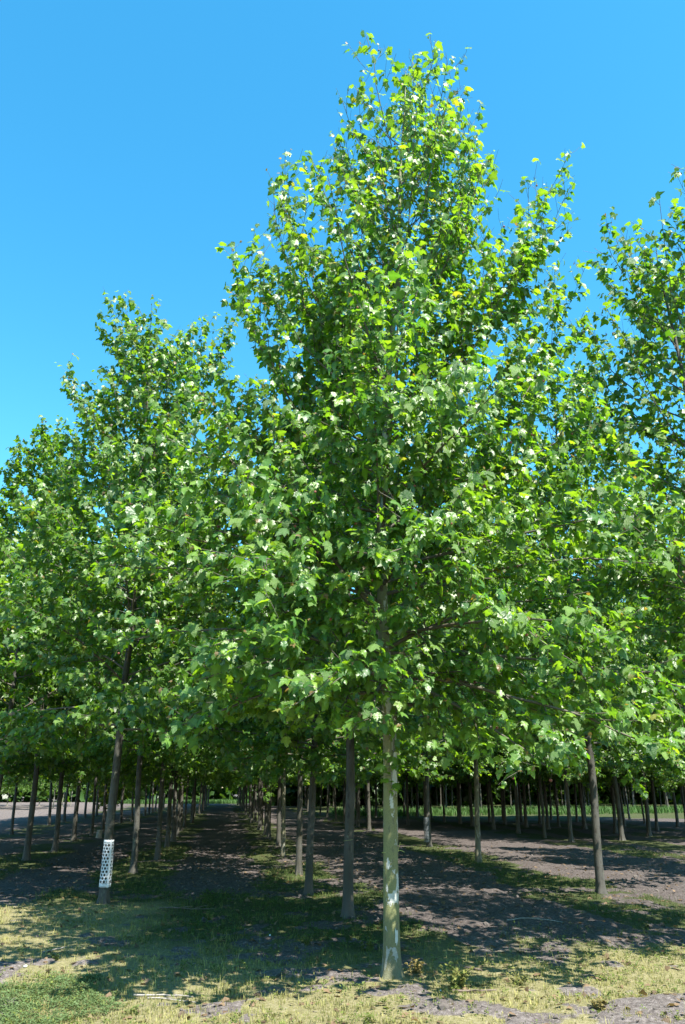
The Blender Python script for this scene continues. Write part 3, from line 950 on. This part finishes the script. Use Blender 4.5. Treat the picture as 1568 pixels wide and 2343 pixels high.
def blades(name, X, Y, Z, h, wd, bend, tint, mat, g, per=3):
    n = len(X)
    V, T, C = [], [], []
    for k in range(per):
        a = g.uniform(0, 6.28, n)
        r = g.uniform(0, 0.02, n) + wd * 1.5
        bx_, by_ = X + np.cos(a) * r, Y + np.sin(a) * r
        hh = h * g.uniform(0.55, 1.15, n)
        dx, dy = np.cos(a), np.sin(a)
        be = bend * g.uniform(0.2, 1.2, n) * hh
        px, py = -dy * wd / 2, dx * wd / 2
        v = np.stack([np.stack([bx_ - px, by_ - py, Z - 0.01], -1), np.stack([bx_ + px, by_ + py, Z - 0.01], -1),
                      np.stack([bx_ + px * 0.8 + dx * be * 0.3, by_ + py * 0.8 + dy * be * 0.3, Z + hh * 0.6], -1),
                      np.stack([bx_ - px * 0.8 + dx * be * 0.3, by_ - py * 0.8 + dy * be * 0.3, Z + hh * 0.6], -1),
                      np.stack([bx_ + dx * be, by_ + dy * be, Z + hh], -1)], 1)
        base = np.arange(n) * 5 + k * n * 5
        t = np.concatenate([np.stack([base, base + 1, base + 2], -1), np.stack([base, base + 2, base + 3], -1), np.stack([base + 3, base + 2, base + 4], -1)])
        V.append(v.reshape(-1, 3))
        T.append(t)
        C.append(np.repeat(tint * g.uniform(0.75, 1.25, (n, 1)), 5, 0))
    return mesh_np(name, np.concatenate(V), np.concatenate(T), mat, np.concatenate(C))


link('verge_grass', blades('verge_grass', X, Y, Z, g.uniform(0.2, 0.45, N), np.full(N, 0.045), 0.5,
                           np.array([[0.05, 0.11, 0.022]]) * np.ones((N, 1)), M_GRASS, g, 3), kind='stuff',
     label='tall bright green grass of the verge beyond the rows', category='grass')

# ------------------------------------------------------------------ ground cover near the camera
g = np.random.default_rng(81)


def scatter(n, x0, x1, y0, y1, power=1.0):
    t = g.random(n)
    y = y0 + (y1 - y0) * t ** power
    x = x0 + (x1 - x0) * g.random(n)
    return x, y


# grass tufts
X, Y = scatter(165000, -8, 9, 5.3, 24, 1.9)
keep = np.abs(X) < Y * 0.52 + 0.8
X, Y = X[keep], Y[keep]
so, dr, _ = masks(X, Y)
dens = (1 - so) * (0.30 + 0.70 * smooth(0.4, 0.62, fbm(X * 2.2, Y * 2.2, 71)))
keep = g.random(len(X)) < dens
X, Y, dr = X[keep], Y[keep], dr[keep]
n = len(X)
mixn = np.clip(dr * 0.75 + (fbm(X * 1.6, Y * 1.6, 77) - 0.5) * 1.0 + g.normal(0, 0.15, n), 0, 1)[:, None]
tint = np.array([[0.042, 0.075, 0.012]]) * (1 - mixn) + np.array([[0.30, 0.275, 0.10]]) * mixn  # green tufts toned down so the shade under the trees looks deeper
print('tufts', n)
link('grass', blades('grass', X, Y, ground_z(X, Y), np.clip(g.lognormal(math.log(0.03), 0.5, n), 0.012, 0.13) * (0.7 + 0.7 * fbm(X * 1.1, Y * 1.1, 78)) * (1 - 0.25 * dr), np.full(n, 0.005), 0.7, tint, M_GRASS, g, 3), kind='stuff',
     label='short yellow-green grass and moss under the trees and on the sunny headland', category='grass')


# broad-leaved weeds
def rosettes(name, X, Y, Z, tint, size, per, mat, g, lift=0.5):
    n = len(X)
    P, F, Nn, S, C = [], [], [], [], []
    for k in range(per):
        a = g.uniform(0, 6.28, n)
        pit = g.uniform(-0.1, 1.0, n) * lift
        f = np.stack([np.cos(a) * np.cos(pit), np.sin(a) * np.cos(pit), np.sin(pit)], -1)
        hh = g.random(n) * size * 1.6 * lift
        P.append(np.stack([X + np.cos(a) * size * 0.3, Y + np.sin(a) * size * 0.3, Z + 0.004 + hh], -1))
        F.append(f)
        u_ = norm(np.array([0, 0, 1.0]) + g.normal(0, 0.25, (n, 3)))
        Nn.append(norm(u_ - f * np.sum(u_ * f, 1)[:, None]))
        S.append(size * g.uniform(0.7, 1.2, n))
        C.append(tint * g.uniform(0.8, 1.2, (n, 1)))
    P, F, Nn, S, C = map(np.concatenate, (P, F, Nn, S, C))
    side = np.cross(F, Nn)
    v2 = np.array([(0, 0), (0.3, 0.45), (0, 1.0), (-0.3, 0.45)])
    V = P[:, None] + S[:, None, None] * (v2[None, :, 0, None] * side[:, None] + v2[None, :, 1, None] * F[:, None] - (v2[None, :, 1, None] ** 2) * 0.25 * Nn[:, None])
    base = np.arange(len(P))[:, None] * 4
    T = np.concatenate([base + np.array([[0, 1, 3]]), base + np.array([[1, 2, 3]])])
    return mesh_np(name, V.reshape(-1, 3), T, mat, np.repeat(C, 4, 0))


X, Y = scatter(26000, -7, 8, 5.3, 17, 1.7)
keep = np.abs(X) < Y * 0.5 + 0.6
X, Y = X[keep], Y[keep]
so, dr, _ = masks(X, Y)
keep = g.random(len(X)) < (1 - so) * (0.1 + 0.9 * smooth(0.48, 0.62, fbm(X * 1.3, Y * 1.3, 91)))
X, Y, dr = X[keep], Y[keep], dr[keep]
n = len(X)
mixn = np.clip(dr * 0.45 + g.normal(0, 0.15, n), 0, 1)[:, None]
tint = np.array([[0.05, 0.09, 0.016]]) * (1 - mixn) + np.array([[0.16, 0.18, 0.04]]) * mixn
print('weeds', n)
link('weeds', rosettes('weeds', X, Y, ground_z(X, Y), tint, g.uniform(0.012, 0.03, n), 7, M_GRASS, g, 1.0), kind='stuff',
     label='small broad-leaved weeds sprinkled through the short grass', category='weeds')

# the dense low mat of green weed on the headland
n = 26000
rr, aa = np.sqrt(g.random(n)), g.uniform(0, 6.28, n)
X, Y = -2.7 + 1.25 * rr * np.cos(aa), 6.8 + 1.25 * rr * np.sin(aa)
keep = (1 - rr) * 1.3 + (fbm(X * 2.6, Y * 2.6, 95) - 0.5) * 1.7 > 0.22
keep &= g.random(n) < 0.25 + 0.75 * smooth(0.35, 0.6, fbm(X * 5, Y * 5, 96))
X, Y = X[keep], Y[keep]
n = len(X)
print('mat', n)
tint = np.array([[0.085, 0.130, 0.045]]) * np.ones((n, 1))
link('weed_mat', rosettes('weed_mat', X, Y, ground_z(X, Y) + 0.008, tint, g.uniform(0.011, 0.024, n), 3, M_GRASS, g, 0.8), kind='stuff',
     label='dense low mat of small-leaved green weed on the sunny headland', category='weeds')

# dead leaves and bits of bark lying about
X, Y = scatter(5200, -7, 9, 5.6, 24, 1.8)
keep = np.abs(X) < Y * 0.5 + 0.6
X, Y = X[keep], Y[keep]
n = len(X)
az, pit = g.uniform(0, 6.28, n), g.normal(0, 0.25, n)
fwd = np.stack([np.cos(az) * np.cos(pit), np.sin(az) * np.cos(pit), np.sin(pit)], -1)
up = norm(np.array([0, 0, 1.0]) + g.normal(0, 0.3, (n, 3)))
V, T, C = build_leaves(np.stack([X, Y, ground_z(X, Y) + 0.012], -1), fwd, norm(up - fwd * np.sum(up * fwd, 1)[:, None]), g.uniform(0.02, 0.075, n),
                       np.array([[0.11, 0.075, 0.045]]) * g.uniform(0.6, 1.9, (n, 1)), g.uniform(-0.3, 0.5, n), g.uniform(0, 0.6, n), False)
link('leaf_litter', mesh_np('leaf_litter', V, T, M_GRASS, C), kind='stuff', label='dry brown dead leaves and bark scraps scattered over soil and grass', category='leaf litter')

# soil crumbs in the aisles
X, Y = scatter(22000, -7, 9, 5.3, 26, 1.8)
keep = np.abs(X) < Y * 0.5 + 0.6
X, Y = X[keep], Y[keep]
so, dr, _ = masks(X, Y)
keep = g.random(len(X)) < so ** 2 * (0.15 + 0.85 * smooth(0.42, 0.6, fbm(X * 1.8, Y * 1.8, 97)))
X, Y = X[keep], Y[keep]
n = len(X)
rad = np.clip(g.lognormal(math.log(0.011), 0.55, n), 0.004, 0.05)
print('clods', n)
link('soil_clods', balls_mesh('soil_clods', np.stack([X, Y, ground_z(X, Y) + rad * 0.15], -1), rad, M_CLOD, g, 0.22, 0.7), kind='stuff',
     label='loose crumbs and clods of dark soil along the aisles', category='soil')


# ------------------------------------------------------------------ small things
def px_ground(px, py):
    x, y = (px - 784) / FPX, -(py - 1171) / FPX
    c, s = math.cos(PITCH), math.sin(PITCH)
    d = (x, c - y * s, s + y * c)
    t = -CAM_H / d[2]
    return d[0] * t, d[1] * t


# trunk guard: a wrapped plastic sheet with staggered round holes
def guard_mesh(name, z0, z1, rad_lo, rad_hi, cols, rows, hole, mat, margin=0.05):
    V, F = [], []

    def pt(a, z, r_=0):
        r = rad_lo + (rad_hi - rad_lo) * (z - z0) / (z1 - z0)
        r *= 1 + 0.025 * math.sin(2 * a + 5 * z) + 0.015 * math.sin(3 * a - 9 * z)
        return (math.cos(a) * r, math.sin(a) * r, z)
    ch = (z1 - z0 - 2 * margin) / rows
    cw = 2 * math.pi / cols
    for zb, zt in ((z0, z0 + margin), (z1 - margin, z1)):
        for i in range(cols * 2):
            k = len(V)
            a0, a1 = i * cw / 2, (i + 1) * cw / 2
            V += [pt(a0, zb), pt(a1, zb), pt(a1, zt), pt(a0, zt)]
            F.append((k, k + 1, k + 2, k + 3))
    rmean = (rad_lo + rad_hi) / 2
    for r in range(rows):
        zc = z0 + margin + (r + 0.5) * ch
        for i in range(cols):
            ac = (i + 0.5 * (r % 2)) * cw
            k = len(V)
            n = 12
            for q in range(n):
                t = q * 2 * math.pi / n
                V.append(pt(ac + hole * math.cos(t) / rmean, zc + hole * math.sin(t)))
            for q in range(n):
                t = q * 2 * math.pi / n
                m = max(abs(math.cos(t)), abs(math.sin(t)))
                V.append(pt(ac + cw / 2 * math.cos(t) / m, zc + ch / 2 * math.sin(t) / m))
            for q in range(n):
                q2 = (q + 1) % n
                F.append((k + q, k + n + q, k + n + q2, k + q2))
            # corners of the cell
            for cx, cy, qa, qb in ((1, 1, 1, 2), (-1, 1, 4, 5), (-1, -1, 7, 8), (1, -1, 10, 11)):
                c = len(V)
                V.append(pt(ac + cx * cw / 2, zc + cy * ch / 2))
                F.append((k + n + qa, c, k + n + qb))
    me = bpy.data.meshes.new(name)
    me.from_pydata(V, [], F)
    me.materials.append(mat)
    for p in me.polygons:
        p.use_smooth = True
    me.update()
    return me


o = link('trunk_guard', guard_mesh('trunk_guard', 0.24, 0.87, 0.082, 0.074, 10, 12, 0.0178, M_GUARD), category='trunk guard',
         label='white plastic trunk guard punched with round holes, wrapped round a trunk in shade')
o.location = (*GUARD_XY, gz(*GUARD_XY) - 0.02)
o.rotation_euler = (0.01, 0.0, 0.3)
sm = o.modifiers.new('thickness', 'SOLIDIFY')
sm.thickness = 0.002
V, F = [], []
for i in range(13):
    z = 0.236 + i * 0.053
    for a in (-1.35, -1.15, -0.98):
        r = (0.082 - 0.008 * (z - 0.24) / 0.63) * (1 + 0.025 * math.sin(2 * a + 5 * z) + 0.015 * math.sin(3 * a - 9 * z)) + 0.003
        V.append((math.cos(a) * r, math.sin(a) * r, z))
    if i:
        for q in (0, 1):
            F.append((3 * i - 3 + q, 3 * i - 2 + q, 3 * i + 1 + q, 3 * i + q))
me = bpy.data.meshes.new('seam')
me.from_pydata(V, [], F)
me.materials.append(M_GUARD)
link('seam', me, o)
for z in (0.30, 0.80):
    tb = Tubes()
    th = np.linspace(0, 2 * math.pi, 33)
    r = 0.0865 - 0.008 * (z - 0.24) / 0.63
    tb.add(np.stack([np.cos(th) * r, np.sin(th) * r, z + 0.004 * np.sin(th)], -1), np.full(33, 0.0018), 5)
    link('tie', tb.mesh('tie', M_DARKSTICK), o)
g2 = uv2xy(5.7, 23.24)
o = link('trunk_guard', guard_mesh('trunk_guard', 0.15, 0.80, 0.085, 0.078, 12, 14, 0.016, M_GUARD2), category='trunk guard',
         label='grey mesh trunk guard on a shaded tree beside the wide soil aisle')
o.location = (*g2, gz(*g2) - 0.02)

# twine on the nearest stems


def twine(root_xy, z, rad, mat, label, thick, ends=True, tilt=0.02):
    tb = Tubes()
    th = np.linspace(0, 2 * math.pi, 40)
    tb.add(np.stack([np.cos(th) * rad, np.sin(th) * rad, z + tilt * np.cos(th + 0.5) * 0.5], -1), np.full(40, thick), 6)
    if ends:
        kx, ky, kz = rad * 0.98, -rad * 0.25, z + tilt * 0.45
        tb.add(np.array([(kx - 0.015, ky, kz), (kx + 0.004, ky - 0.008, kz + 0.012), (kx + 0.014, ky - 0.004, kz), (kx, ky - 0.004, kz - 0.01)]), [thick * 1.6] * 4, 6)
        tb.add(bez(np.array([kx, ky, kz]), np.array([kx + 0.02, ky - 0.01, kz + 0.03]), np.array([kx + 0.028, ky - 0.02, kz + 0.075]), 6), np.linspace(thick * 1.3, thick, 6), 5)
        tb.add(bez(np.array([kx, ky, kz]), np.array([kx + 0.03, ky - 0.01, kz + 0.012]), np.array([kx + 0.065, ky - 0.02, kz - 0.012]), 6), np.linspace(thick * 1.3, thick, 6), 5)
    o = link('twine', tb.mesh('twine', mat), label=label, category='twine')
    o.location = (root_xy[0], root_xy[1], gz(*root_xy) - 0.02)
    return o


twine(MAIN_XY, 1.05, 0.0725, M_TWINE, 'yellow twine knotted round the sunlit olive trunk, loose ends sticking out', 0.0026)
twine(uv2xy(1.64, 11.04), 0.92, 0.0655, M_TWINE, 'faint yellow string round the shaded trunk behind the twine-tied tree', 0.0022, False)


def stick(px, py, length, ang, rad, mat, label, sag=0.0, forks=0):
    x, y = px_ground(px, py)
    n = 9
    t = np.linspace(-0.5, 0.5, n) * length
    X = x + np.cos(ang) * t - np.sin(ang) * 0.03 * np.sin(t * 5)
    Y = y + np.sin(ang) * t + np.cos(ang) * 0.04 * np.sin(t * 4 + px)
    Z = ground_z(X, Y)
    Z = np.maximum(Z, np.linspace(Z[0], Z[-1], n)) + rad * 0.7 + 0.006
    tb = Tubes()
    P = np.stack([X, Y, Z], -1)
    tb.add(P, np.linspace(rad, rad * 0.45, n), 7)
    for k in range(forks):
        i = 3 + 2 * k
        a2 = ang + (0.6 if k % 2 else -0.55)
        q = P[i] + np.array([math.cos(a2), math.sin(a2), 0.12]) * length * 0.3
        q[2] = max(q[2], gz(q[0], q[1]) + 0.01)
        tb.add(np.stack([P[i], (P[i] + q) / 2 + 0.005, q]), [rad * 0.6, rad * 0.45, rad * 0.25], 5)
    return link('fallen_stick', tb.mesh('fallen_stick', mat), label=label, category='stick')


stick(372, 2288, 0.48, -0.10, 0.008, M_STICK, 'long straight pale stick lying on the bare sunny headland soil', 0, 0)
stick(392, 2296, 0.40, -0.18, 0.006, M_STICK, 'thin forked pale stick lying just below the straight one on the headland', 0, 1)
stick(425, 2083, 0.8, 0.08, 0.009, M_DARKSTICK, 'long dead branch on shaded grass between the guarded and twine-tied trees', 0, 2)
stick(1085, 2280, 0.36, 0.05, 0.010, M_DARKSTICK, 'short dark stick below the yellow weed clump', 0, 1)
stick(1052, 2214, 0.42, 2.5, 0.009, M_DARKSTICK, 'dark crooked twig between the weed clump and the soil aisle', 0, 0)
stick(1225, 2110, 0.7, -0.35, 0.008, M_STICK, 'pale root-like stick half buried in the wide soil aisle', 0, 1)
stick(125, 2185, 0.30, 0.9, 0.008, M_STICK, 'bleached bent twig beside the green weed mat', 0, 1)


def pebble(px, py, r, label, seed, name='stone', mat=M_PEBBLE):
    gg = np.random.default_rng(seed)
    x, y = px_ground(px, py)
    me = balls_mesh(name, np.zeros((1, 3)), np.array([r]), mat, gg, 0.12, 0.65)
    o = link(name, me, label=label, category=name)
    o.location = (x, y, gz(x, y) + r * 0.45)
    b = o.modifiers.new('round', 'SUBSURF')
    b.levels = b.render_levels = 1
    return o


pebble(57, 2222, 0.022, 'white stone at the edge of the green weed mat', 1)
pebble(1010, 2278, 0.017, 'white pebble on bare soil near the foot of the twine-tied trunk', 2)
pebble(618, 2150, 0.016, 'small white stone in the shaded grass under the twine-tied tree', 3)
pebble(150, 2170, 0.022, 'dark clod above the green weed mat', 4, 'clod', M_CLOD)
pebble(415, 2347 - 30, 0.018, 'dark clod alone on the headland below the pale sticks', 5, 'clod', M_CLOD)


# weed clumps: each a plant with stems and leaves
def weed(px, py, h, n_st, tint, label, seed, leaf=0.035, spread=0.5, x=None):
    gg = np.random.default_rng(seed)
    x, y = px_ground(px, py)
    z = gz(x, y)
    e = link('weed_plant', None, label=label, category='weed')
    e.location = (x, y, z)
    tb = Tubes()
    P, F = [], []
    for i in range(n_st):
        a = gg.uniform(0, 6.28)
        l = h * gg.uniform(0.5, 1.1)
        d = np.array([math.cos(a) * spread * gg.random(), math.sin(a) * spread * gg.random(), 1.0])
        d = d / np.linalg.norm(d)
        b0 = np.array([math.cos(a) * 0.05 * gg.random(), math.sin(a) * 0.05 * gg.random(), -0.01])
        p2 = b0 + d * l
        C_ = bez(b0, b0 + np.array([d[0] * 0.2, d[1] * 0.2, d[2]]) * l * 0.5, p2, 5)
        tb.add(C_, np.linspace(0.0022, 0.001, 5), 4)
        for k in range(1, 5):
            for _ in range(3):
                P.append(C_[k])
                F.append(gg.uniform(0, 6.28))
    link('stems', tb.mesh('stems', M_WEEDSTEM), e)
    P = np.array(P)
    N = len(P)
    a = np.array(F)
    pit = gg.uniform(-0.5, 0.7, N)
    fwd = np.stack([np.cos(a) * np.cos(pit), np.sin(a) * np.cos(pit), np.sin(pit)], -1)
    nrm = norm(np.array([0, 0, 1.0]) + gg.normal(0, 0.3, (N, 3)))
    V, T, C = build_leaves(P, fwd, norm(nrm - fwd * np.sum(nrm * fwd, 1)[:, None]), leaf * gg.uniform(0.6, 1.2, N), np.array([tint]) * gg.uniform(0.75, 1.2, (N, 1)),
                           gg.uniform(0, 0.4, N), gg.uniform(0, 0.3, N), False)
    link('foliage', mesh_np('foliage', V, T, M_GRASS, C), e, kind='stuff')


M_WEEDSTEM = plain('weed_stem', (0.180, 0.156, 0.054), 0.7, 0.2, 90)
weed(1045, 2275, 0.20, 26, (0.165, 0.176, 0.044), 'bushy yellow-green weed clump on the sunny side of the twine-tied tree', 1, 0.036, 0.7)
weed(955, 2230, 0.13, 12, (0.165, 0.132, 0.044), 'straw-coloured weed tuft right beside the foot of the twine-tied trunk', 2, 0.028, 0.7)
weed(1375, 2335, 0.10, 14, (0.187, 0.154, 0.061), 'reddish straw weed tuft by the scraped soil', 3, 0.026, 0.8)
weed(840, 2175, 0.13, 12, (0.110, 0.149, 0.033), 'leafy weed in the shade against the twine-tied trunk', 4, 0.03, 0.6)
weed(130, 2205, 0.07, 10, (0.077, 0.110, 0.028), 'low green weed tuft on top of the weed mat', 5, 0.022, 0.9)
weed(700, 2170, 0.11, 12, (0.088, 0.121, 0.028), 'loose green weed in the grass under the twine-tied crown', 6, 0.024, 0.7)
weed(480, 2110, 0.10, 10, (0.121, 0.143, 0.033), 'yellowish weed by the end of the dead branch', 7, 0.024, 0.7)
weed(1190, 2260, 0.12, 10, (0.143, 0.149, 0.044), 'thin pale weed between the bushy clump and the scraped soil', 8, 0.024, 0.6)
weed(305, 2322, 0.05, 8, (0.099, 0.132, 0.033), 'tiny green weed below the pale sticks', 9, 0.022, 0.9)

# white stake and pale stump out by the open field
tb = Tubes()
tb.add(np.array([(0, 0, -0.1), (0, 0, 0.3), (0.01, 0, 0.62), (0.01, 0, 0.66), (0.01, 0, 0.665)]), [0.10, 0.10, 0.10, 0.095, 0.01], 10)
sx, sy = px_ground(71, 1880)
o = link('tree_tube', tb.mesh('tree_tube', M_GUARD), label='short white tube standing on the open soil field', category='tree tube')
o.location = (sx, sy, gz(sx, sy))
tb = Tubes()
tb.add(np.array([(0, 0, -0.1), (0, 0, 0.0), (0.01, 0, 0.12), (0.015, 0, 0.25), (0.02, 0, 0.255)]), [0.13, 0.11, 0.09, 0.088, 0.005], 12)
sx, sy = px_ground(226, 1917)
o = link('stump', tb.mesh('stump', M_STICK), label='small pale cut stump on the sunny grass behind the outer row', category='stump')
o.location = (sx, sy, gz(sx, sy))
